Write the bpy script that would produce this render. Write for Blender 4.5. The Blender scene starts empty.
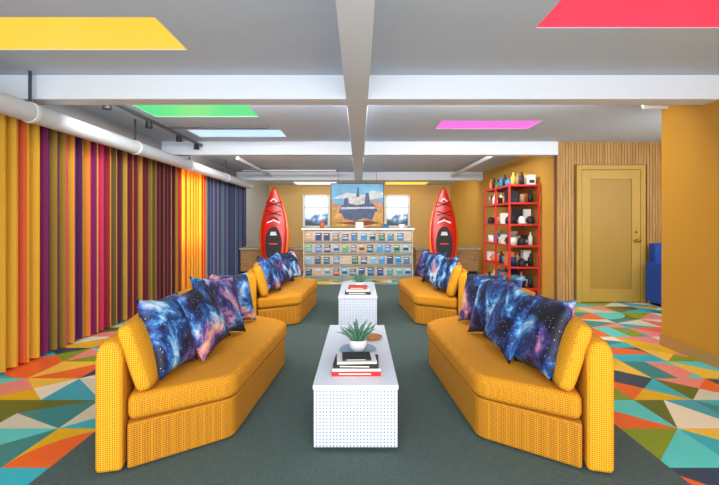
import bpy, bmesh, math, random
from mathutils import Vector, Matrix
random.seed(11)
S=bpy.context.scene
S.view_settings.view_transform='Standard'
def lin(c):
    r=[]
    for v in c:
        v=v/255.0
        r.append(v/12.92 if v<=0.04045 else ((v+0.055)/1.055)**2.4)
    return (r[0],r[1],r[2],1)
# ---------- materials
def mat(name,c,rough=0.6,metal=0,emit=0,noise=0.0,nscale=8,bump=0.0,trans=0):
    m=bpy.data.materials.new(name); m.use_nodes=True
    nt=m.node_tree; b=nt.nodes['Principled BSDF']
    col=lin(c)
    b.inputs['Base Color'].default_value=col
    b.inputs['Roughness'].default_value=rough
    b.inputs['Metallic'].default_value=metal
    if emit:
        b.inputs['Emission Color'].default_value=col
        b.inputs['Emission Strength'].default_value=emit
    if noise or bump:
        tc=nt.nodes.new('ShaderNodeTexCoord')
        n=nt.nodes.new('ShaderNodeTexNoise'); n.inputs['Scale'].default_value=nscale; n.inputs['Detail'].default_value=4
        nt.links.new(tc.outputs['Object'],n.inputs['Vector'])
        if noise:
            mx=nt.nodes.new('ShaderNodeMix'); mx.data_type='RGBA'
            mx.inputs['A'].default_value=tuple(v*(1-noise) for v in col[:3])+(1,)
            mx.inputs['B'].default_value=tuple(min(1,v*(1+noise)) for v in col[:3])+(1,)
            nt.links.new(n.outputs['Fac'],mx.inputs['Factor'])
            nt.links.new(mx.outputs['Result'],b.inputs['Base Color'])
        if bump:
            bp=nt.nodes.new('ShaderNodeBump'); bp.inputs['Strength'].default_value=bump; bp.inputs['Distance'].default_value=0.01
            nt.links.new(n.outputs['Fac'],bp.inputs['Height']); nt.links.new(bp.outputs['Normal'],b.inputs['Normal'])
    if trans:
        t=nt.nodes.new('ShaderNodeBsdfTranslucent'); t.inputs['Color'].default_value=col
        ms=nt.nodes.new('ShaderNodeMixShader'); ms.inputs[0].default_value=trans
        out=nt.nodes['Material Output']
        nt.links.new(b.outputs[0],ms.inputs[1]); nt.links.new(t.outputs[0],ms.inputs[2]); nt.links.new(ms.outputs[0],out.inputs['Surface'])
    return m
def dots(name,c1,c2,cell,rad,rough=0.5,bump=0.0):
    m=bpy.data.materials.new(name); m.use_nodes=True
    nt=m.node_tree; b=nt.nodes['Principled BSDF']; b.inputs['Roughness'].default_value=rough
    tc=nt.nodes.new('ShaderNodeTexCoord')
    d=nt.nodes.new('ShaderNodeVectorMath'); d.operation='SCALE'; d.inputs['Scale'].default_value=1/cell
    nt.links.new(tc.outputs['Object'],d.inputs[0])
    f=nt.nodes.new('ShaderNodeVectorMath'); f.operation='FRACTION'; nt.links.new(d.outputs[0],f.inputs[0])
    s=nt.nodes.new('ShaderNodeVectorMath'); s.operation='SUBTRACT'; s.inputs[1].default_value=(.5,.5,.5); nt.links.new(f.outputs[0],s.inputs[0])
    g=nt.nodes.new('ShaderNodeNewGeometry')
    dt=nt.nodes.new('ShaderNodeVectorMath'); dt.operation='DOT_PRODUCT'
    nt.links.new(s.outputs[0],dt.inputs[0]); nt.links.new(g.outputs['True Normal'],dt.inputs[1])
    sc=nt.nodes.new('ShaderNodeVectorMath'); sc.operation='SCALE'
    nt.links.new(g.outputs['True Normal'],sc.inputs[0]); nt.links.new(dt.outputs['Value'],sc.inputs['Scale'])
    s2=nt.nodes.new('ShaderNodeVectorMath'); s2.operation='SUBTRACT'; nt.links.new(s.outputs[0],s2.inputs[0]); nt.links.new(sc.outputs[0],s2.inputs[1])
    l=nt.nodes.new('ShaderNodeVectorMath'); l.operation='LENGTH'; nt.links.new(s2.outputs[0],l.inputs[0])
    lt=nt.nodes.new('ShaderNodeMath'); lt.operation='LESS_THAN'; lt.inputs[1].default_value=rad; nt.links.new(l.outputs['Value'],lt.inputs[0])
    mx=nt.nodes.new('ShaderNodeMix'); mx.data_type='RGBA'; mx.inputs['A'].default_value=lin(c1); mx.inputs['B'].default_value=lin(c2)
    nt.links.new(lt.outputs[0],mx.inputs['Factor']); nt.links.new(mx.outputs['Result'],b.inputs['Base Color'])
    return m
def woodmat(name,c1,c2,slat=0.0,scale=(6,6,0.6)):
    m=bpy.data.materials.new(name); m.use_nodes=True
    nt=m.node_tree; b=nt.nodes['Principled BSDF']; b.inputs['Roughness'].default_value=.55
    tc=nt.nodes.new('ShaderNodeTexCoord'); mp=nt.nodes.new('ShaderNodeMapping'); mp.inputs['Scale'].default_value=scale
    nt.links.new(tc.outputs['Object'],mp.inputs[0])
    n=nt.nodes.new('ShaderNodeTexNoise'); n.inputs['Scale'].default_value=4; n.inputs['Detail'].default_value=5
    nt.links.new(mp.outputs[0],n.inputs['Vector'])
    cr=nt.nodes.new('ShaderNodeValToRGB'); cr.color_ramp.elements[0].color=lin(c1); cr.color_ramp.elements[1].color=lin(c2)
    cr.color_ramp.elements[0].position=.3; cr.color_ramp.elements[1].position=.7
    nt.links.new(n.outputs['Fac'],cr.inputs[0]); nt.links.new(cr.outputs[0],b.inputs['Base Color'])
    return m
def galaxy():
    m=bpy.data.materials.new('galaxy_fabric'); m.use_nodes=True
    nt=m.node_tree; b=nt.nodes['Principled BSDF']; b.inputs['Roughness'].default_value=.6
    tc=nt.nodes.new('ShaderNodeTexCoord'); oi=nt.nodes.new('ShaderNodeObjectInfo')
    mul=nt.nodes.new('ShaderNodeMath'); mul.operation='MULTIPLY'; mul.inputs[1].default_value=37; nt.links.new(oi.outputs['Random'],mul.inputs[0])
    cb=nt.nodes.new('ShaderNodeCombineXYZ')
    for i in range(3): nt.links.new(mul.outputs[0],cb.inputs[i])
    ad=nt.nodes.new('ShaderNodeVectorMath'); ad.operation='ADD'; nt.links.new(tc.outputs['Object'],ad.inputs[0]); nt.links.new(cb.outputs[0],ad.inputs[1])
    n=nt.nodes.new('ShaderNodeTexNoise'); n.inputs['Scale'].default_value=4.5; n.inputs['Detail'].default_value=9; n.inputs['Distortion'].default_value=.6; n.inputs['Roughness'].default_value=.66
    nt.links.new(ad.outputs[0],n.inputs['Vector'])
    def ramp(st):
        cr=nt.nodes.new('ShaderNodeValToRGB'); e=cr.color_ramp.elements
        e[0].position=st[0][0]; e[0].color=lin(st[0][1]); e[1].position=st[-1][0]; e[1].color=lin(st[-1][1])
        for p,c in st[1:-1]:
            q=e.new(p); q.color=lin(c)
        nt.links.new(n.outputs['Fac'],cr.inputs[0]); return cr
    r1=ramp([(.38,(4,6,20)),(.45,(12,28,76)),(.51,(28,84,160)),(.56,(90,170,222)),(.61,(200,226,244)),(.72,(245,248,255))])
    r2=ramp([(.38,(6,5,24)),(.46,(26,30,84)),(.52,(96,76,146)),(.57,(196,126,150)),(.62,(235,175,120)),(.72,(250,235,220))])
    n2=nt.nodes.new('ShaderNodeTexNoise'); n2.inputs['Scale'].default_value=3.2; n2.inputs['Detail'].default_value=3
    ad2=nt.nodes.new('ShaderNodeVectorMath'); ad2.operation='ADD'; ad2.inputs[1].default_value=(5.3,2.1,9.7); nt.links.new(ad.outputs[0],ad2.inputs[0]); nt.links.new(ad2.outputs[0],n2.inputs['Vector'])
    mr=nt.nodes.new('ShaderNodeMapRange'); mr.inputs['From Min'].default_value=.49; mr.inputs['From Max'].default_value=.59; nt.links.new(n2.outputs['Fac'],mr.inputs['Value'])
    mm=nt.nodes.new('ShaderNodeMix'); mm.data_type='RGBA'; nt.links.new(mr.outputs[0],mm.inputs['Factor']); nt.links.new(r1.outputs[0],mm.inputs['A']); nt.links.new(r2.outputs[0],mm.inputs['B'])
    v=nt.nodes.new('ShaderNodeTexVoronoi'); v.inputs['Scale'].default_value=55; nt.links.new(ad.outputs[0],v.inputs['Vector'])
    lt=nt.nodes.new('ShaderNodeMath'); lt.operation='LESS_THAN'; lt.inputs[1].default_value=.11; nt.links.new(v.outputs['Distance'],lt.inputs[0])
    mx=nt.nodes.new('ShaderNodeMix'); mx.data_type='RGBA'; mx.inputs['B'].default_value=(.9,.95,1,1)
    nt.links.new(lt.outputs[0],mx.inputs['Factor']); nt.links.new(mm.outputs['Result'],mx.inputs['A']); nt.links.new(mx.outputs['Result'],b.inputs['Base Color'])
    return m
M={}
M['ceil']=mat('ceiling_paint',(196,209,226),.8,noise=.04,nscale=3)
M['beam']=mat('beam_paint',(226,234,244),.6)
M['mustard']=mat('mustard_wall_paint',(190,136,34),.65,noise=.06,nscale=2)
M['mustard2']=mat('golden_wall_paint',(206,156,62),.65,noise=.06,nscale=2)
M['doorp']=mat('door_paint',(184,150,66),.5)
M['doorpanel']=mat('door_panel_paint',(168,134,56),.5)
M['white']=mat('white_paint',(232,234,236),.5)
M['pipe']=mat('white_pipe',(204,210,218),.4)
M['dark']=mat('black_matte',(20,20,22),.6)
M['grey']=mat('grey_metal',(90,92,96),.45,metal=.6)
M['brass']=mat('brass',(190,160,90),.3,metal=1)
M['tan']=mat('tan_baseboard',(170,130,70),.6)
M['rug']=mat('rug_wool',(72,90,86),.95,noise=.35,nscale=60,bump=.5)
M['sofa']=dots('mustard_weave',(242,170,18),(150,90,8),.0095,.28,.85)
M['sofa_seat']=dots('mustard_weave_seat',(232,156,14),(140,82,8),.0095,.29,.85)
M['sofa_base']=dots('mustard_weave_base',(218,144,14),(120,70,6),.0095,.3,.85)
M['ttop']=mat('table_laminate',(224,232,244),.35)
M['tdots']=dots('perforated_white_panel',(218,226,240),(90,100,124),.0175,.21,.4)
M['galaxy']=galaxy()
M['wood']=woodmat('vertical_wood_panel',(160,118,62),(198,156,94),scale=(9,9,.5))
M['deskw']=woodmat('pale_birch',(168,152,132),(196,182,162),scale=(1,1,8))
M['dwood']=woodmat('brown_wood',(150,112,66),(180,140,90),scale=(1,6,6))
M['red']=mat('red_powder_coat',(206,36,34),.4)
M['kred']=mat('red_plastic',(206,32,22),.3)
M['korange']=mat('orange_plastic',(244,112,24),.3)
M['blue']=mat('blue_upholstery',(20,70,165),.7)
M['green']=mat('succulent_green',(96,146,116),.5,noise=.3,nscale=20)
M['paper']=mat('paper',(236,232,222),.8)
M['pot']=mat('white_ceramic',(236,236,234),.25)
M['soil']=mat('soil',(50,36,26),.9)
def C(r,g,b,rough=.6):
    k='c%d_%d_%d_%d'%(r,g,b,int(rough*100))
    if k not in M: M[k]=mat('paint_'+k,(r,g,b),rough)
    return M[k]
# ---------- mesh builder
class MB:
    def __init__(s): s.v=[];s.f=[];s.mi=[];s.mats=[];s.sm=[]
    def m(s,mt):
        if mt not in s.mats: s.mats.append(mt)
        return s.mats.index(mt)
    def add(s,vs,fs,mt,smooth=False):
        o=len(s.v); s.v+= [tuple(v) for v in vs]; k=s.m(mt)
        for f in fs: s.f.append([i+o for i in f]); s.mi.append(k); s.sm.append(smooth)
    def box(s,x0,x1,y0,y1,z0,z1,mt,T=None):
        vs=[Vector(p) for p in [(x0,y0,z0),(x1,y0,z0),(x1,y1,z0),(x0,y1,z0),(x0,y0,z1),(x1,y0,z1),(x1,y1,z1),(x0,y1,z1)]]
        if T: vs=[T@v for v in vs]
        s.add(vs,[(0,3,2,1),(4,5,6,7),(0,1,5,4),(1,2,6,5),(2,3,7,6),(3,0,4,7)],mt)
    def prism(s,poly,z0,z1,mt):
        n=len(poly); vs=[(p[0],p[1],z0) for p in poly]+[(p[0],p[1],z1) for p in poly]
        fs=[list(range(n))[::-1],list(range(n,2*n))]+[(i,(i+1)%n,(i+1)%n+n,i+n) for i in range(n)]
        s.add(vs,fs,mt)
    def tube(s,a,b,r,mt,n=12,r2=None,smooth=True):
        a=Vector(a);b=Vector(b);d=(b-a).normalized(); r2=r if r2 is None else r2
        u=d.orthogonal().normalized(); w=d.cross(u); vs=[]
        for p,rr in ((a,r),(b,r2)):
            for i in range(n):
                t=2*math.pi*i/n; vs.append(p+u*rr*math.cos(t)+w*rr*math.sin(t))
        s.add(vs,[(i,(i+1)%n,(i+1)%n+n,i+n) for i in range(n)],mt,smooth)
        s.add(vs[:n],[list(range(n))[::-1]],mt); s.add(vs[n:],[list(range(n))],mt)
    def lathe(s,c,prof,mt,n=20,sx=1,sy=1):
        vs=[]
        for r,z in prof:
            for i in range(n):
                t=2*math.pi*i/n; vs.append((c[0]+r*math.cos(t)*sx,c[1]+r*math.sin(t)*sy,c[2]+z))
        fs=[]
        for k in range(len(prof)-1):
            for i in range(n):
                j=(i+1)%n; fs.append((k*n+i,k*n+j,(k+1)*n+j,(k+1)*n+i))
        s.add(vs,fs,mt,True)
    def obj(s,name,parent=None,bevel=0,seg=2,origin=None,recalc=True):
        me=bpy.data.meshes.new(name)
        if origin is None:
            xs=[v[0] for v in s.v];ys=[v[1] for v in s.v];zs=[v[2] for v in s.v]
            origin=((min(xs)+max(xs))/2,(min(ys)+max(ys))/2,min(zs))
        o=Vector(origin)
        me.from_pydata([tuple(Vector(v)-o) for v in s.v],[],s.f)
        for m_ in s.mats: me.materials.append(m_)
        for p,k,sm in zip(me.polygons,s.mi,s.sm): p.material_index=k; p.use_smooth=sm
        if recalc:
            bm=bmesh.new(); bm.from_mesh(me); bmesh.ops.recalc_face_normals(bm,faces=bm.faces); bm.to_mesh(me); bm.free()
        ob=bpy.data.objects.new(name,me); S.collection.objects.link(ob); ob.location=o
        if parent is not None:
            ob.parent=parent; ob.location=o-parent.location
        if bevel:
            b=ob.modifiers.new('bevel','BEVEL'); b.width=bevel; b.segments=seg; b.limit_method='ANGLE'; b.angle_limit=.5
            for p in me.polygons: p.use_smooth=True
            wn=ob.modifiers.new('wn','WEIGHTED_NORMAL'); wn.keep_sharp=True
        return ob
def empty(name,loc):
    e=bpy.data.objects.new(name,None); e.location=loc; S.collection.objects.link(e); return e
def bx(name,x0,x1,y0,y1,z0,z1,mt,bevel=0,parent=None):
    b=MB(); b.box(x0,x1,y0,y1,z0,z1,mt); return b.obj(name,parent,bevel)

XL=-2.95; XR=2.95; XA=5.4; YD=6.45; YB=14.0; HC=2.4; HB=2.2; Y0=-1.5
# ---------- floor mosaic
pal=[(10,184,200),(244,104,44),(242,232,204),(234,186,30),(130,156,40),(14,66,96),(76,212,206),(240,140,130),(216,216,190),(30,170,190),(16,140,140),(250,200,70),(92,114,44)]
def fm(c): return C(*c,.35)
fb=MB(); fb.box(XL-.1,XA+.1,Y0,YB+.2,-.08,-.002,C(190,180,150))
cell=.40
nx=int((XA-XL)/cell)+1; ny=int((YB-Y0)/cell)+1
for i in range(nx):
    for j in range(ny):
        x=XL+i*cell; y=Y0+j*cell
        cs=random.sample(pal,4); k=random.choice([0,0,0,0,1,2,2,3,4,4])
        r=random.randrange(4)
        def T(u,v):
            for _ in range(r): u,v=1-v,u
            return (min(XA,x+u*cell),min(YB,y+v*cell),0)
        def P(pts,c): fb.add([T(*p) for p in pts],[list(range(len(pts)))],fm(c))
        if k==0: P([(0,0),(1,0),(0,1)],cs[0]); P([(1,0),(1,1),(0,1)],cs[1])
        elif k==1:
            arc=[(math.cos(a*math.pi/24),math.sin(a*math.pi/24)) for a in range(13)]
            P([(0,0)]+arc,cs[0])
            for q in range(12):
                P([arc[q],(1,1),arc[q+1]],cs[1])
        elif k==2:
            P([(0,0),(1,0),(.5,.5)],cs[0]);P([(1,0),(1,1),(.5,.5)],cs[1]);P([(1,1),(0,1),(.5,.5)],cs[2]);P([(0,1),(0,0),(.5,.5)],cs[3])
        elif k==3:
            P([(0,0),(1,0),(1,.5),(0,.5)],cs[0]);
            arc=[(.5+.5*math.cos(a*math.pi/12),.5+.5*math.sin(a*math.pi/12)) for a in range(13)]
            P(arc,cs[1])
            for q in range(6): P([arc[q],(1,1),arc[q+1]],cs[2])
            P([arc[6],(1,1),(0,1)],cs[2])
            for q in range(6,12): P([arc[q],(0,1),arc[q+1]],cs[2])
        else:
            P([(0,0),(1,0),(.5,1)],cs[0]);P([(0,0),(.5,1),(0,1)],cs[1]);P([(1,0),(1,1),(.5,1)],cs[2])
fl=fb.obj('floor',recalc=False)
bx('rug',-1.5,1.5,.6,8.2,.0005,.012,M['rug'])
# ---------- ceiling with recessed coloured skylights
sky=[(-2.6,-1.2,2.52,3.0,(255,214,60)),(1.09,2.6,2.1,2.66,(255,50,90)),(-2.33,-1.15,4.41,4.91,(90,232,140)),(-2.25,-1.03,5.6,6.07,(176,214,255)),(.98,2.17,5.1,5.55,(255,96,210)),(.8,2.1,12.9,13.8,(255,214,70)),(-2.0,-.7,12.9,13.8,(250,250,255))]
emi=[1.0,1.1,1.0,1.2,1.15,1.2,1.3]
cb=MB()
ys=sorted(set([Y0,YB+.2]+[s[2] for s in sky]+[s[3] for s in sky])); xs=sorted(set([XL-.1,XA+.1]+[s[0] for s in sky]+[s[1] for s in sky]))
for a in range(len(xs)-1):
    for b in range(len(ys)-1):
        mx_=(xs[a]+xs[a+1])/2; my_=(ys[b]+ys[b+1])/2
        if any(s[0]<mx_<s[1] and s[2]<my_<s[3] for s in sky): continue
        cb.box(xs[a],xs[a+1],ys[b],ys[b+1],HC,HC+.06,M['ceil'])
cb.obj('ceiling')
for i,s in enumerate(sky):
    e=mat('skylight_film_%d'%i,s[4],.4,emit=emi[i])
    e.node_tree.nodes['Principled BSDF'].inputs['Base Color'].default_value=(.02,.02,.02,1)
    bx('skylight_panel',s[0],s[1],s[2],s[3],HC+.004,HC+.03,e)
# beams
bx('ceiling_beam',XL,XR,3.5,3.68,HB,HC,M['beam'],.008)
bx('ceiling_beam',XL,2.96,6.4,6.56,HB,HC,M['beam'],.008)
bx('ceiling_beam',XL,2.96,10.3,10.5,HB,HC,M['beam'],.008)
b=MB()
for y0,y1 in ((Y0,3.5),(3.68,6.4),(6.56,10.3)): b.box(-.11,.07,y0,y1,HB,HC,M['beam'])
b.obj('ceiling_beam',bevel=.006)
# ---------- walls
bx('wall_left',XL-.1,XL,Y0,YB+.2,0,HC,C(160,160,160))
bx('wall_back',XL,XR+.2,YB,YB+.15,0,HC,C(206,166,98))
bx('wall_right_near',XR,XR+.14,Y0,4.2,0,HC,M['mustard'])
bx('wall_right_far',2.97,3.1,6.56,YB,0,HC,M['mustard2'])
bx('wall_alcove_right',XA,XA+.1,4.06,YD+.1,0,HC,M['mustard'])
bx('wall_alcove_near',XR+.14,XA,4.06,4.2,0,HC,M['mustard'])
b=MB(); b.box(2.97,XA,YD+.02,YD+.12,0,HC,C(134,96,50))
x=2.97
while x<XA-.05:
    zz=0 if not(3.2<x+.02<4.3) else 2.06
    b.box(x,x+.034,YD-.0,YD+.02,zz,HC,M['wood'])
    x+=.042
b.obj('wall_door_side')
bx('baseboard_right',XR-.02,XR-.001,Y0,4.2,0,.1,M['tan'])
# door
b=MB()
b.box(3.24,3.31,YD-.05,YD-.001,0,2.05,M['doorp']); b.box(4.19,4.26,YD-.05,YD-.001,0,2.05,M['doorp']); b.box(3.31,4.19,YD-.05,YD-.001,1.98,2.05,M['doorp'])
b.box(3.315,4.185,YD-.026,YD-.003,.01,1.975,M['doorpanel'])
for (x0,x1,z0,z1) in ((3.315,3.44,.01,1.975),(4.06,4.185,.01,1.975),(3.44,4.06,.01,.2),(3.44,4.06,1.84,1.975)):
    b.box(x0,x1,YD-.045,YD-.026,z0,z1,M['doorp'])
b.tube((4.12,YD-.042,.93),(4.12,YD-.09,.93),.012,M['brass']); b.lathe((4.12,YD-.1,.93),[(0.001,-.03),(.025,-.02),(.034,0),(.025,.02),(0.001,.03)],M['brass'])
b.lathe((4.12,YD-.048,1.05),[(.001,-.02),(.02,0),(.001,.02)],M['brass'])
b.obj('door_1',bevel=.003)
# ---------- windows (back)
def winmat(n):
    m=bpy.data.materials.new('daylight_view_%d'%n); m.use_nodes=True; nt=m.node_tree; bb=nt.nodes['Principled BSDF']
    tc=nt.nodes.new('ShaderNodeTexCoord'); nz=nt.nodes.new('ShaderNodeTexNoise'); nz.inputs['Scale'].default_value=4; nz.inputs['Detail'].default_value=5
    nt.links.new(tc.outputs['Object'],nz.inputs[0]); sp=nt.nodes.new('ShaderNodeSeparateXYZ'); nt.links.new(tc.outputs['Object'],sp.inputs[0])
    ml=nt.nodes.new('ShaderNodeMath'); ml.operation='MULTIPLY_ADD'; ml.inputs[1].default_value=1.2; nt.links.new(nz.outputs['Fac'],ml.inputs[0]); nt.links.new(sp.outputs['Z'],ml.inputs[2])
    cr=nt.nodes.new('ShaderNodeValToRGB'); e=cr.color_ramp.elements; e[0].position=.7; e[0].color=lin((50,64,70)); e[1].position=1.0; e[1].color=lin((225,238,255))
    q=e.new(.86); q.color=lin((100,140,180)); nt.links.new(ml.outputs[0],cr.inputs[0])
    nt.links.new(cr.outputs[0],bb.inputs['Emission Color']); bb.inputs['Emission Strength'].default_value=1.25; bb.inputs['Base Color'].default_value=(.02,.02,.02,1)
    return m
for n,(x0,x1) in enumerate(((-1.8,-1.0),(.85,1.6))):
    b=MB(); b.box(x0,x1,YB-.03,YB-.01,1.06,2.04,winmat(n))
    for a in ((x0-.04,x0+.03,1.02,2.08),(x1-.03,x1+.04,1.02,2.08),(x0,x1,1.02,1.08),(x0,x1,2.02,2.08),(x0,x1,1.66,1.69)):
        b.box(a[0],a[1],YB-.06,YB-.002,a[2],a[3],M['white'])
    b.obj('window_%d'%(n+1))
b=MB(); b.box(XL+.001,XL+.02,6.75,7.75,.85,2.0,mat('sunlit_window_glass',(255,240,205),.4,emit=6))
for a in ((6.7,6.76),(7.74,7.8),(7.23,7.27)): b.box(XL+.001,XL+.035,a[0],a[1],.8,2.05,M['white'])
b.obj('window_3')
# ---------- curtain
zones=[(0,3.75,[(236,176,40),(196,40,76),(230,160,60),(140,30,90),(236,110,60),(240,190,60)]),
(3.75,4.7,[(134,36,100),(220,56,104),(232,170,50),(170,136,44),(140,24,56),(236,150,50),(90,30,90)]),
(4.7,6.7,[(124,28,50),(166,40,50),(150,124,50),(214,160,60),(90,34,60),(70,26,44),(196,140,40),(110,90,50)]),
(6.7,7.85,[(250,204,50),(226,60,36),(246,180,50),(232,90,40)]),  # brighter stripes: glow of the window behind is put into these colours
(7.85,11,[(64,84,140),(96,70,130),(110,120,150),(48,52,100),(120,130,140),(60,80,110)])]
cm={}
b=MB(); per=.12; y=.8; seg=8; z0,z1=.02,2.07; cur=None; left=0
pts=[]
while y<10.62:
    x_=-2.84+.05*math.sin(2*math.pi*y/per); pts.append((x_,y)); y+=per/seg
for i in range(len(pts)-1):
    if left<=0:
        yy=pts[i][1]
        for a,c_,pl in zones:
            if a<=yy<c_:
                nc=random.choice([p for p in pl if p!=cur]); 
        cur=nc; left=4
    left-=1
    k=cur
    if k not in cm: cm[k]=mat('curtain_fabric_%d_%d_%d'%k,k,.85,trans=.3)
    (xa,ya),(xb,yb)=pts[i],pts[i+1]
    b.add([(xa,ya,z0),(xb,yb,z0),(xb,yb,z1),(xa,ya,z1)],[(0,1,2,3)],cm[k],True)
cu=b.obj('striped_curtain',recalc=False)
bx('curtain_track',-2.9,-2.78,.8,10.62,2.07,2.095,M['grey'])
# ducts / pipes
b=MB(); b.tube((-2.62,Y0,2.07),(-2.62,10.3,2.07),.078,M['pipe'],20)
for yy in (1.9,3.4,5.0,6.6,8.4): b.tube((-2.62,yy,2.07),(-2.62,yy+.04,2.07),.084,M['white'],20); b.box(-2.628,-2.612,yy+.01,yy+.03,2.15,HC,M['grey'])
b.obj('ventilation_duct')
b=MB(); b.tube((-2.35,3.7,2.34),(-2.35,6.4,2.34),.022,M['grey']); b.tube((-2.35,5.2,2.34),(-1.1,5.2,2.34),.012,M['grey'])
for yy in (4.0,4.8,5.6,6.2): b.tube((-2.35,yy,2.33),(-2.35,yy,2.25),.03,M['dark'],12,.04)
b.obj('track_light_rail')
b=MB(); b.tube((-2.5,9.2,2.3),(-.5,9.2,2.3),.02,M['pipe']); b.tube((2.2,6.6,2.3),(2.2,10.2,2.3),.035,M['pipe']); b.tube((-2.1,7.4,2.3),(-2.1,10.2,2.3),.03,M['pipe'])
b.obj('sprinkler_pipe')
b=MB(); b.tube((2.95,4.12,2.3),(2.72,4.12,2.3),.018,M['white']); b.tube((2.72,4.12,2.3),(2.72,4.12,2.4),.018,M['white']); b.obj('conduit_elbow')
# ---------- sofas
def catmull(P,n=6):
    out=[]
    Q=[P[0]]+P+[P[-1]]
    for i in range(1,len(Q)-2):
        p0,p1,p2,p3=[Vector(q) for q in Q[i-1:i+3]]
        for k in range(n):
            t=k/n
            out.append(tuple(.5*((2*p1)+(-p0+p2)*t+(2*p0-5*p1+4*p2-p3)*t*t+(-p0+3*p1-3*p2+p3)*t**3)))
    out.append(tuple(P[-1])); return out
OFF={-1:0.0,1:-.045}
def sofa(sx,dy):
    E=empty('sofa',(sx*1.0,3.0+dy,0)); ox_=OFF[sx]
    def pl(ps): return [(sx*x+ox_,y+dy) for x,y in ps]
    O=catmull([(1.235,2.0),(1.40,2.7),(1.40,3.35),(1.235,4.05)])
    I=catmull([(1.12,2.03),(1.29,2.72),(1.29,3.33),(1.12,4.02)])
    b=MB(); n=len(O); OO=pl(O); II=pl(I); vs=[]
    def zt(k):
        t=abs(2*k/(n-1)-1); return .605+.045*t**2-(.02 if k in(0,n-1) else 0)
    for k in range(n):
        (ox,oy),(ix,iy)=OO[k],II[k]; zz=zt(k); dx,dy_=(ix-ox),(iy-oy)
        prof=[(0,.02),(0,zz-.08),(.06,zz-.04),(.17,zz-.014),(.34,zz),(.66,zz),(.83,zz-.014),(.94,zz-.04),(1,zz-.08),(1,.02)]
        for a,z in prof: vs.append((ox+dx*a,oy+dy_*a,z))
    m_=10; fs=[]
    for k in range(n-1):
        for q in range(m_): fs.append((k*m_+q,k*m_+(q+1)%m_,(k+1)*m_+(q+1)%m_,(k+1)*m_+q))
    fs+=[tuple(range(m_)),tuple(range((n-1)*m_,n*m_))]
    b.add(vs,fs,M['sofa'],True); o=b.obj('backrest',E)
    md=o.modifiers.new('b','BEVEL'); md.width=.022; md.segments=4; md.limit_method='ANGLE'; md.angle_limit=.9
    wn=o.modifiers.new('wn','WEIGHTED_NORMAL')
    inn=[(x-.006,y) for x,y in I]
    def rnd(P,r=.05,n=4):
        out=[]; N=len(P)
        for i in range(N):
            a=Vector(P[i-1]);p=Vector(P[i]);c=Vector(P[(i+1)%N]); d1=(a-p);d2=(c-p)
            if i in RC and d1.length>r and d2.length>r:
                s=p+d1.normalized()*r; e=p+d2.normalized()*r
                for k in range(n+1):
                    t=k/n; out.append(tuple(s*(1-t)**2+p*2*t*(1-t)+e*t*t))
            else: out.append(tuple(p))
        return out
    PB=[(1.105,2.045)]+inn[1:-1]+[(1.105,4.0),(.70,3.70),(.615,3.58),(.69,2.36)]
    RC=[len(PB)-1,len(PB)-2,len(PB)-3]
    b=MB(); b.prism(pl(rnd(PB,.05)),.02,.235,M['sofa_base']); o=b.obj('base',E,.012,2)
    PS=[(1.105,2.05)]+inn[1:-1]+[(1.105,4.0),(.69,3.72),(.6,3.6),(.675,2.335)]
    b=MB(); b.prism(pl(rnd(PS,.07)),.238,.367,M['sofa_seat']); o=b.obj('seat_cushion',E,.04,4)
    b=MB(); 
    for x,y in ((1.1,2.2),(1.1,3.85),(.78,2.5),(.72,3.5),(1.25,3.0)): b.tube((sx*x+ox_,y+dy,.0125),(sx*x+ox_,y+dy,.03),.03,M['dark'])
    b.obj('feet',E)
    for (p,q) in (((1.135,2.05),(1.275,2.68)),((1.285,2.71),(1.285,3.33)),((1.27,3.36),(1.135,3.96))):
        P=Vector((sx*p[0]+ox_,p[1]+dy,0)); Q=Vector((sx*q[0]+ox_,q[1]+dy,0)); d=(Q-P); L=d.length; d.normalize()
        nrm=Vector((d.y,-d.x,0)); 
        if nrm.x*sx>0: nrm=-nrm
        tilt=math.radians(17)
        up=Vector((0,0,1))*math.cos(tilt)-nrm*math.sin(tilt)*1.0
        nn=nrm*math.cos(tilt)+Vector((0,0,1))*math.sin(tilt)
        c=(P+Q)/2+nrm*.10; c.z=.372
        N=12; vs=[];fs=[]
        b=MB(); hgt=.345; th=.05
        for side in (1,-1):
            for i in range(N+1):
                for j in range(N+1):
                    u=i/N*2-1; v=j/N*2-1
                    t=th*(1+.35*(1-u*u)*(1-v*v)) 
                    e=max(abs(u),abs(v)); 
                    t*= (1-max(0,(e-.7)/.3)**2*.4)
                    ru=1-.04*v**6; rv=1-.04*u**6
                    vs.append(c+d*(u*ru*L/2*.985)+up*((v*rv+1)/2*hgt)+nn*t*side)
        K=(N+1)**2
        for i in range(N):
            for j in range(N):
                a=i*(N+1)+j; fs.append((a,a+N+1,a+N+2,a+1)); fs.append((K+a,K+a+1,K+a+N+2,K+a+N+1))
        bd=[(i,0) for i in range(N)]+[(N,j) for j in range(N)]+[(i,N) for i in range(N,0,-1)]+[(0,j) for j in range(N,0,-1)]
        bi=[i*(N+1)+j for i,j in bd]
        for k in range(len(bi)):
            a,b2=bi[k],bi[(k+1)%len(bi)]; fs.append((a,b2,K+b2,K+a))
        b.add(vs,fs,M['sofa'],True); o=b.obj('back_cushion',E)
        md=o.modifiers.new('b','BEVEL'); md.width=.016; md.segments=3; md.limit_method='ANGLE'; md.angle_limit=.7
    return E
for sx in (-1,1):
    for dy in (0,2.65): sofa(sx,dy)
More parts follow.
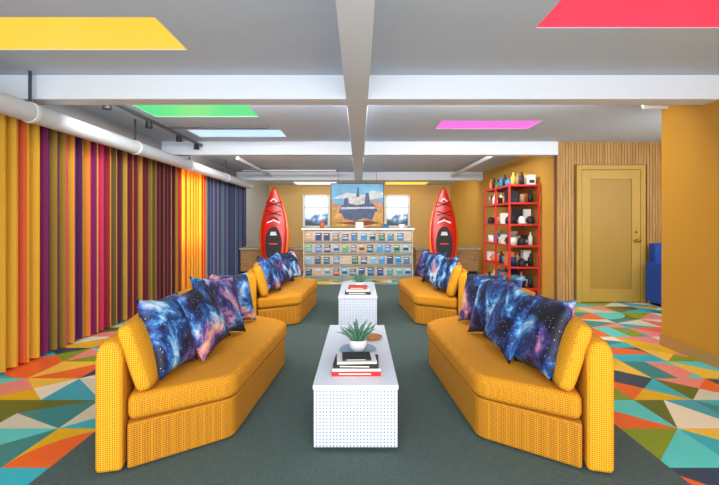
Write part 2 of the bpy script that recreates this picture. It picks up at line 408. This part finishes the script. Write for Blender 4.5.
# ---------- pillows
def pillow(x,y,az,lean,roll,size=.42,zb=.37,th=.07):
    N=14; h=size/2; vs=[];fs=[]
    for side in (1,-1):
        for i in range(N+1):
            for j in range(N+1):
                u=i/N*2-1; v=j/N*2-1
                px=u*h*(1-.10*(1-v*v)*abs(u)); py=v*h*(1-.10*(1-u*u)*abs(v))
                t=th*((1-u*u)*(1-v*v))**.42 + .004*math.sin(7*u+3*v)*(1-u*u)*(1-v*v)
                vs.append(Vector((px,py,side*t)))
    K=(N+1)**2
    for i in range(N):
        for j in range(N):
            a=i*(N+1)+j; fs.append((a,a+N+1,a+N+2,a+1)); fs.append((K+a,K+a+1,K+a+N+2,K+a+N+1))
    me=bpy.data.meshes.new('throw_pillow'); me.from_pydata([tuple(v) for v in vs],[],fs)
    bm=bmesh.new(); bm.from_mesh(me); bmesh.ops.remove_doubles(bm,verts=bm.verts,dist=.0005); bmesh.ops.recalc_face_normals(bm,faces=bm.faces); bm.to_mesh(me); bm.free()
    for p in me.polygons: p.use_smooth=True
    me.materials.append(M['galaxy'])
    a=math.radians(az); l=math.radians(lean)
    n=Vector((math.cos(a)*math.cos(l),math.sin(a)*math.cos(l),math.sin(l)))
    up=(Vector((0,0,1))-n*n.z).normalized(); r=up.cross(n)
    R=Matrix((r,up,n)).transposed().to_4x4()@Matrix.Rotation(math.radians(roll),4,'Z')
    mz=min((R@v.co).z for v in me.vertices)
    o=bpy.data.objects.new('throw_pillow',me); S.collection.objects.link(o)
    o.matrix_world=Matrix.Translation((x,y,zb-mz))@R
PL=[(1.06,2.38,3,20,4,.43),(.99,2.70,8,24,-8,.43),(1.02,3.1,22,24,8,.44),(1.03,3.48,30,20,5,.42),
(1.06,5.05,10,20,8,.42),(1.03,5.42,14,22,-10,.42),(1.05,5.8,22,22,6,.42),(1.0,6.15,26,20,-5,.42)]
for (x,y,az,ln,rl,sz) in PL:
    pillow(x-.045,y,180+az,ln,rl,sz); pillow(-x,y+.02,-az,ln,-rl,sz)
# ---------- coffee tables
def ctable(y0,y1):
    E=empty('coffee_table',(-.02,(y0+y1)/2,0))
    b=MB(); b.box(-.237,.197,y0,y1,.035,.335,M['tdots']); b.obj('perforated_body',E,.004)
    b=MB(); b.box(-.242,.202,y0-.005,y1+.005,.335,.358,M['ttop']); b.obj('top',E,.004)
    b=MB(); b.box(-.2,.16,y0+.05,y1-.05,.0125,.035,M['dark']); b.obj('plinth',E)
ctable(2.22,3.515); ctable(4.85,6.05)
def books(cx,y,z,items,name='book_stack'):
    b=MB()
    for (w,d,h,c,rot) in items:
        T=Matrix.Translation((cx,y,z))@Matrix.Rotation(math.radians(rot),4,'Z')
        b.box(-w/2,w/2,-d/2,d/2,0,.004,C(*c),T); b.box(-w/2,w/2,-d/2,d/2,h-.004,h,C(*c),T)
        b.box(-w/2,w/2,-d/2,-d/2+.004,.004,h-.004,C(*c),T)
        b.box(-w/2+.005,w/2-.005,-d/2+.004,d/2-.005,.004,h-.004,M['paper'],T)
        b.box(-w/2*.7,w/2*.6,-d/2-.0008,-d/2,h*.35,h*.65,C(235,225,200),T)
        z+=h+.0005
    b.obj(name)
books(-.018,2.45,.3585,[(.27,.21,.024,(206,30,36),0),(.265,.2,.014,(230,230,226),1),(.25,.19,.02,(24,24,28),-2),(.22,.17,.012,(226,224,218),3),(.16,.13,.01,(28,30,36),3)])
books(-.02,5.1,.3585,[(.3,.24,.03,(30,30,36),0),(.28,.22,.025,(226,226,220),3),(.22,.2,.025,(190,60,50),-3)])
def plant(x,y,z,s=1):
    b=MB()
    b.lathe((x,y,z),[(.001,0),(.085*s,0),(.105*s,.012*s),(.1*s,.018*s),(.08*s,.006*s),(.001,.006*s)],C(150,170,190),24)
    b.lathe((x,y,z+.007*s),[(.001,0),(.035*s,0),(.05*s,.025*s),(.052*s,.06*s),(.046*s,.063*s),(.044*s,.055*s)],M['pot'],24)
    b.lathe((x,y,z+.007*s),[(.045*s,.052*s),(.001,.056*s)],M['soil'],16)
    for ring,(n,el,L) in enumerate(((9,22,.14),(8,48,.13),(6,74,.12))):
        for i in range(n):
            a=2*math.pi*(i+ring*.4)/n+random.uniform(-.15,.15); e=math.radians(el+random.uniform(-8,8)); Ls=L*s*random.uniform(.85,1.15)
            base=Vector((x,y,z+.06*s)); vs=[]
            h=Vector((math.cos(a),math.sin(a),0)); sd=Vector((-math.sin(a),math.cos(a),0))
            K=6
            for k in range(K):
                t=k/(K-1); ee=e-.25*t if ring else e+.3*t
                p=base+(h*math.cos(ee)+Vector((0,0,1))*math.sin(ee))*Ls*t+h*.008
                w=.014*s*(1-t)**.6*(.7+.6*t)+.0004
                nn=(Vector((0,0,1))*math.cos(ee)-h*math.sin(ee))
                vs+= [p+sd*w+nn*w*.4,p-sd*w+nn*w*.4,p-nn*w*.5]
            fs=[]
            for k in range(K-1):
                o=k*3
                for q in range(3): fs.append((o+q,o+(q+1)%3,o+3+(q+1)%3,o+3+q))
            fs.append((K*3-3,K*3-2,K*3-1))
            b.add(vs,fs,M['green'],True)
    b.obj('potted_succulent')
plant(-.01,2.80,.3582,1.15); plant(0,5.45,.3582,1.2)
b=MB(); b.lathe((.09,3.1,.3582),[(.001,0),(.05,0),(.075,.02),(.07,.022),(.048,.006),(.001,.006)],C(180,120,60),20); b.obj('decorative_bowl')
# ---------- reception desk with brochures
E=empty('reception_desk',(0,9.2,0))
b=MB(); b.box(-1.16,1.1,8.92,9.5,.0,1.04,M['deskw']); b.box(-1.2,1.14,8.86,9.55,1.04,1.07,M['white'])
b.obj('desk_body',E,.004)
b=MB()
rows=[.08,.32,.56,.80]
for z in rows:
    b.box(-1.14,1.08,8.855,8.92,z-.012,z,M['deskw']); b.box(-1.14,1.08,8.85,8.856,z,z+.018,C(120,120,124))
for xx in (-1.15,-.4,.34,1.09): b.box(xx-.01,xx+.01,8.85,8.92,.0,1.04,M['deskw'])
b.obj('brochure_rails',E)
b=MB(); cc=[(40,90,160),(40,130,180),(30,50,100),(120,150,180),(40,50,64),(60,110,150),(150,160,170),(30,36,50),(90,160,190),(80,140,90),(60,90,130),(200,130,70),(30,60,110)]
for z in rows:
    x=-1.11
    while x<.97:
        w=.125
        if random.random()<.94:
            c=random.choice(cc); h=random.uniform(.15,.18)
            T=Matrix.Translation((x+w/2,8.885,z+.002))@Matrix.Rotation(math.radians(-8),4,'X')
            b.box(-w/2,w/2,-.004,.004,0,h,C(*c),T)
            c2=random.choice(cc); b.box(-w/2+.01,w/2-.01,-.006,-.004,h*.3,h*.62,C(*c2),T)
            b.box(-w/2+.01,w/2-.03,-.006,-.004,h*.78,h*.86,C(210,220,225),T)
        x+=w+random.choice([.045,.06,.075])
b.obj('brochures',E)
b=MB(); b.box(-.08,.08,9.12,9.16,1.071,1.2,C(226,226,220)); b.box(.5,.62,9.1,9.2,1.071,1.16,C(40,90,140)); b.lathe((-.8,9.15,1.071),[(.001,0),(.05,0),(.05,.1),(.03,.14),(.001,.14)],C(200,90,50)); b.lathe((.9,9.15,1.071),[(.001,0),(.06,0),(.07,.08),(.05,.08),(.001,.02)],C(230,230,230)); b.obj('desk_accessories')
for sx in (-1,1):
    b=MB(); x0,x1=min(sx*1.3,sx*2.75),max(sx*1.3,sx*2.75)
    b.box(x0,x1,9.92,10.5,.06,.56,M['dwood']); b.box(x0+.03,x1-.03,9.96,10.48,0,.06,M['dark']); b.box(x0-.02,x1+.02,9.88,10.52,.56,.6,M['deskw'])
    for i in range(3):
        w=(x1-x0)/3; b.box(x0+i*w+.012,x0+(i+1)*w-.012,9.905,9.92,.08,.54,M['dwood']); b.box(x0+i*w+w*.8,x0+i*w+w*.83,9.89,9.905,.3,.42,M['grey'])
    b.obj('back_cabinet',bevel=.004)
def kayak(x,y,z0,H,W,sx):
    b=MB(); N=32; n=20
    def hull(W_,H_,dz,dy,depth,mt,dxx=0):
        vs=[]
        for k in range(N+1):
            t=k/N; s=math.sin(math.pi*t**.85)
            w=W_/2*max(.015,s**.7); d=depth*max(.02,s**.5)
            for i in range(n):
                a=2*math.pi*i/n; vs.append((w*math.cos(a)+dxx,d*math.sin(a)*(1 if math.sin(a)>0 else .55)+dy-.05*(2*t-1)**4,t*H_+dz))
        fs=[(k*n+i,k*n+(i+1)%n,(k+1)*n+(i+1)%n,(k+1)*n+i) for k in range(N) for i in range(n)]
        fs+= [list(range(n)),list(range(N*n,N*n+n))]
        b.add([T@Vector(v) for v in vs],fs,mt,True)
    T=Matrix.Translation((x,y,z0))@Matrix.Rotation(math.radians(-3),4,'X')
    hull(W*.93,H,0,0,.10,M['kred'])
    hull(W*1.1,H*.985,.0,.06,.07,M['korange'],0)
    for rr,dp,mm in ((1,-.064,C(40,14,14)),(.72,-.072,C(24,20,24))):
        pv=[T@Vector((W*.3*rr*math.cos(a*math.pi/12),dp,H*.36+H*.2*rr*math.sin(a*math.pi/12))) for a in range(24)]+[T@Vector((W*.3*rr*math.cos(a*math.pi/12),-.01,H*.36+H*.2*rr*math.sin(a*math.pi/12))) for a in range(24)]
        b.add(pv,[list(range(24))]+[(i,(i+1)%24,(i+1)%24+24,i+24) for i in range(24)],mm)
    # grey and red seat marks, hull decals
    b.add([T@Vector(p) for p in ((-W*.13,-.075,H*.46),(W*.13,-.075,H*.46),(W*.09,-.075,H*.5),(-W*.09,-.075,H*.5))],[(0,1,2,3)],C(210,210,214))
    b.add([T@Vector(p) for p in ((-W*.15,-.075,H*.36),(W*.15,-.075,H*.36),(W*.15,-.075,H*.375),(-W*.15,-.075,H*.375))],[(0,1,2,3)],C(200,60,40))
    for zz in (.68,.78):
        b.tube(T@Vector((-W*.26,-.058,H*zz)),T@Vector((W*.26,-.058,H*(zz+.05))),.009,M['dark']); 
        b.tube(T@Vector((W*.26,-.058,H*zz)),T@Vector((-W*.26,-.058,H*(zz+.05))),.009,M['dark'])
    for zz,ww,cc_ in ((.62,.24,(230,230,230)),(.655,.18,(24,20,24)),(.86,.12,(230,230,230))):
        b.add([T@Vector(p) for p in ((-W*ww,-.068,H*(zz-.03)),(-W*ww,-.068,H*(zz-.015)),(0,-.07,H*(zz+.015)),(W*ww,-.068,H*(zz-.015)),(W*ww,-.068,H*(zz-.03)),(0,-.07,H*zz))],[(0,1,2,5),(2,3,4,5)],C(*cc_))
    b.obj('kayak')
kayak(-1.87,9.35,.0,1.97,.6,-1); kayak(1.84,9.35,.0,1.97,.6,1)
# picture, hung from the far beam
b=MB(); y=10.2
b.box(-.68,.58,y,y+.045,1.07,2.12,M['dark'])
for xx in (-.5,.4): b.tube((xx,y+.02,2.12),(xx,y+.02,2.4),.004,M['grey'],6)
x0,x1,za,zb=-.665,.565,1.085,2.105
def PP(pts,mm,o): b.add([(p[0],y-o,p[1]) for p in pts],[tuple(range(len(pts)))],mm)
PP([(x0,1.4),(x1,1.4),(x1,zb),(x0,zb)],mat('print_sky',(74,156,214),.4,noise=.8,nscale=3),.002)
PP([(x0,1.75),(-.3,1.9),(.1,1.84),(.3,1.95),(x1,1.9),(x1,1.78),(.2,1.72),(-.3,1.76)],mat('print_clouds',(196,218,236),.5,noise=.7,nscale=7),.0022)
PP([(x0,1.4),(x1,1.4),(x1,1.62),(.35,1.72),(.1,1.6),(-.3,1.66),(-.5,1.6),(x0,1.68)],mat('print_mountains',(190,130,90),.5,noise=.8,nscale=10),.0025)
PP([(x0,za),(x1,za),(x1,1.5),(.2,1.56),(-.2,1.44),(x0,1.55)],mat('print_desert',(240,146,66),.5,noise=.9,nscale=8),.003)
w1=mat('print_station',(200,210,226),.5,noise=.9,nscale=18); w2=mat('print_station_blue',(54,76,116),.5,noise=.95,nscale=18)  # pale and dark blue parts of the printed station
PP([(-.5,1.42),(-.42,1.6),(-.2,1.68),(.1,1.7),(.34,1.62),(.44,1.46),(.2,1.36),(-.2,1.34)],w2,.004)
PP([(-.34,1.66),(-.2,1.8),(-.02,1.84),(.14,1.78),(.2,1.66),(-.05,1.6)],w1,.0045)
PP([(.12,1.6),(.14,1.88),(.22,1.9),(.26,1.6)],w2,.0046)
PP([(-.38,1.6),(-.36,1.76),(-.28,1.78),(-.24,1.6)],w2,.0046)
PP([(-.08,1.8),(-.05,2.02),(-.02,2.02),(.0,1.8)],w2,.005)
PP([(-.44,1.5),(.38,1.52),(.36,1.56),(-.42,1.55)],w1,.005)
PP([(-.44,1.42),(.36,1.42),(.3,1.24),(.1,1.3),(-.1,1.22),(-.36,1.28)],w2,.0048)
PP([(-.6,1.18),(.1,1.11),(.5,1.18),(.2,1.24)],C(130,60,34),.0055)
b.obj('framed_picture')
# ---------- red shelf
b=MB(); X0,X1,Ya,Yb=2.44,2.92,7.0,8.4
for x in (X0,X1):
    for y in (Ya,(Ya+Yb)/2,Yb): b.box(x-.015,x+.015,y-.015,y+.015,0,1.84,M['red'])
lv=[.12,.47,.82,1.17,1.52,1.81]
for z in lv:
    b.box(X0,X1,Ya-.01,Ya+.01,z-.03,z,M['red']);b.box(X0,X1,Yb-.01,Yb+.01,z-.03,z,M['red'])
    b.box(X0-.01,X0+.01,Ya,Yb,z-.03,z,M['red']);b.box(X1-.01,X1+.01,Ya,Yb,z-.03,z,M['red'])
    b.box(X0+.01,X1-.01,Ya+.01,Yb-.01,z-.012,z-.002,C(170,60,50))
b.obj('metal_shelf')
b=MB(); ic=[(24,24,28),(235,235,235),(30,34,44),(226,226,220),(24,24,28),(235,235,235),(20,40,90),(180,150,110),(60,130,160),(220,120,60)]
for z in lv:
    for y in [Ya+.1+i*.2 for i in range(7)]:
        for x in (X0+.1,X0+.24,X1-.1):
            c=random.choice(ic); k=random.random()
            if z>1.8: c=random.choice([(170,80,40),(60,120,60),(190,60,60),(60,120,180),(220,180,60)]+ic); k=.95 if random.random()<.7 else k
            if k<.35:
                r=random.uniform(.042,.055); h=random.uniform(.11,.16)
                b.lathe((x,y,z),[(.001,.0),(r,0),(r*1.05,h),(r*.9,h),(r*.85,.01),(.001,.01)],C(*c),14)
                for q in range(5):
                    a0=-math.pi/2+q*math.pi/5;a1=a0+math.pi/5
                    b.tube((x,y-r-.028*math.cos(a0),z+h/2+.03*math.sin(a0)),(x,y-r-.028*math.cos(a1),z+h/2+.03*math.sin(a1)),.006,C(*c),6)
            elif k<.5:
                b.lathe((x,y,z),[(.001,0),(.062,0),(.065,.05),(.055,.1),(.03,.125),(.001,.13)],C(*c),14); b.box(x-.05,x+.05,y-.1,y-.05,z+.01,z+.018,C(*c))
            elif k<.75: 
                h=random.uniform(.14,.27); b.box(x-.06,x+.06,y-.07,y+.07,z,z+h,C(*c)); b.box(x-.04,x+.04,y-.072,y-.07,z+.03,z+.08,C(*random.choice(ic)))
            elif k<.85:
                cc2=random.choice([(170,130,80),(40,40,44),(226,226,220)])
                b.lathe((x,y,z),[(.001,0),(.05,0),(.062,.11),(.066,.115),(.058,.115),(.046,.01),(.001,.01)],C(*cc2),16)
                for q in range(3): b.lathe((x+random.uniform(-.02,.02),y+random.uniform(-.02,.02),z+.07),[(.001,0),(.025,.02),(.025,.08),(.001,.11)],C(*random.choice(ic)),10)
            else: b.lathe((x,y,z),[(.001,0),(.038,0),(.038,.13),(.014,.17),(.014,.21),(.001,.21)],C(*c),12)
b.obj('gift_shop_merchandise')
# ---------- blue sofa in alcove
E=empty('blue_settee',(4.7,6.05,0))
for nm,a in (('seat',(4.27,5.15,5.72,6.33,.1,.42)),('back',(4.27,5.15,6.2,6.36,.1,.89)),('arm',(4.2,4.29,5.72,6.33,.04,.62))):
    bb=MB(); bb.box(*a,M['blue']); bb.obj(nm,E,.03,3)
bb=MB()
for x,y in ((4.25,5.8),(4.25,6.3),(5.1,5.8),(5.1,6.3)): bb.tube((x,y,0),(x,y,.11),.02,M['dwood'])
bb.obj('legs',E)
# ---------- lights
def area(name,loc,target,sx,sy,e,col=(1,1,1)):
    l=bpy.data.lights.new(name,'AREA'); l.shape='RECTANGLE'; l.size=sx; l.size_y=sy; l.energy=e; l.color=col
    o=bpy.data.objects.new(name,l); o.location=loc; S.collection.objects.link(o)
    o.rotation_euler=(Vector(target)-Vector(loc)).to_track_quat('-Z','Y').to_euler()
area('front_fill_light',(0,-1.3,1.6),(0,4,1.1),4.0,1.4,175,(.96,.98,1))  # added fill lamp behind the camera, brightens the whole room
area('beam_fill_light',(-.0,3.76,2.28),(0,5.6,1.2),4.6,.12,100,(1,.98,.96))  # added fill lamps hidden behind the beams, no fixtures there
area('beam_fill_light',(.0,6.64,2.28),(0,9,1.3),4.6,.12,95,(1,.98,.94))
area('beam_fill_light',(.0,10.6,2.28),(0,13,1.5),4.6,.12,65,(1,.96,.88))
area('alcove_fill_light',(4.3,4.3,1.6),(4.0,6.4,1.0),1.8,1.2,40,(1,.97,.92))  # added fill lamp out of view behind the near wall, brightens the alcove
w=bpy.data.worlds.new('World'); S.world=w; w.use_nodes=True
w.node_tree.nodes['Background'].inputs[0].default_value=(.86,.93,1,1); w.node_tree.nodes['Background'].inputs[1].default_value=1.8
# ---------- camera
cd=bpy.data.cameras.new('camera'); co=bpy.data.objects.new('camera',cd); S.collection.objects.link(co)
co.location=(0,0,1.2); co.rotation_euler=(math.pi/2,0,0); cd.sensor_width=36; cd.lens=36*430/719; cd.shift_y=-20.5/719; cd.clip_start=.05
S.camera=co
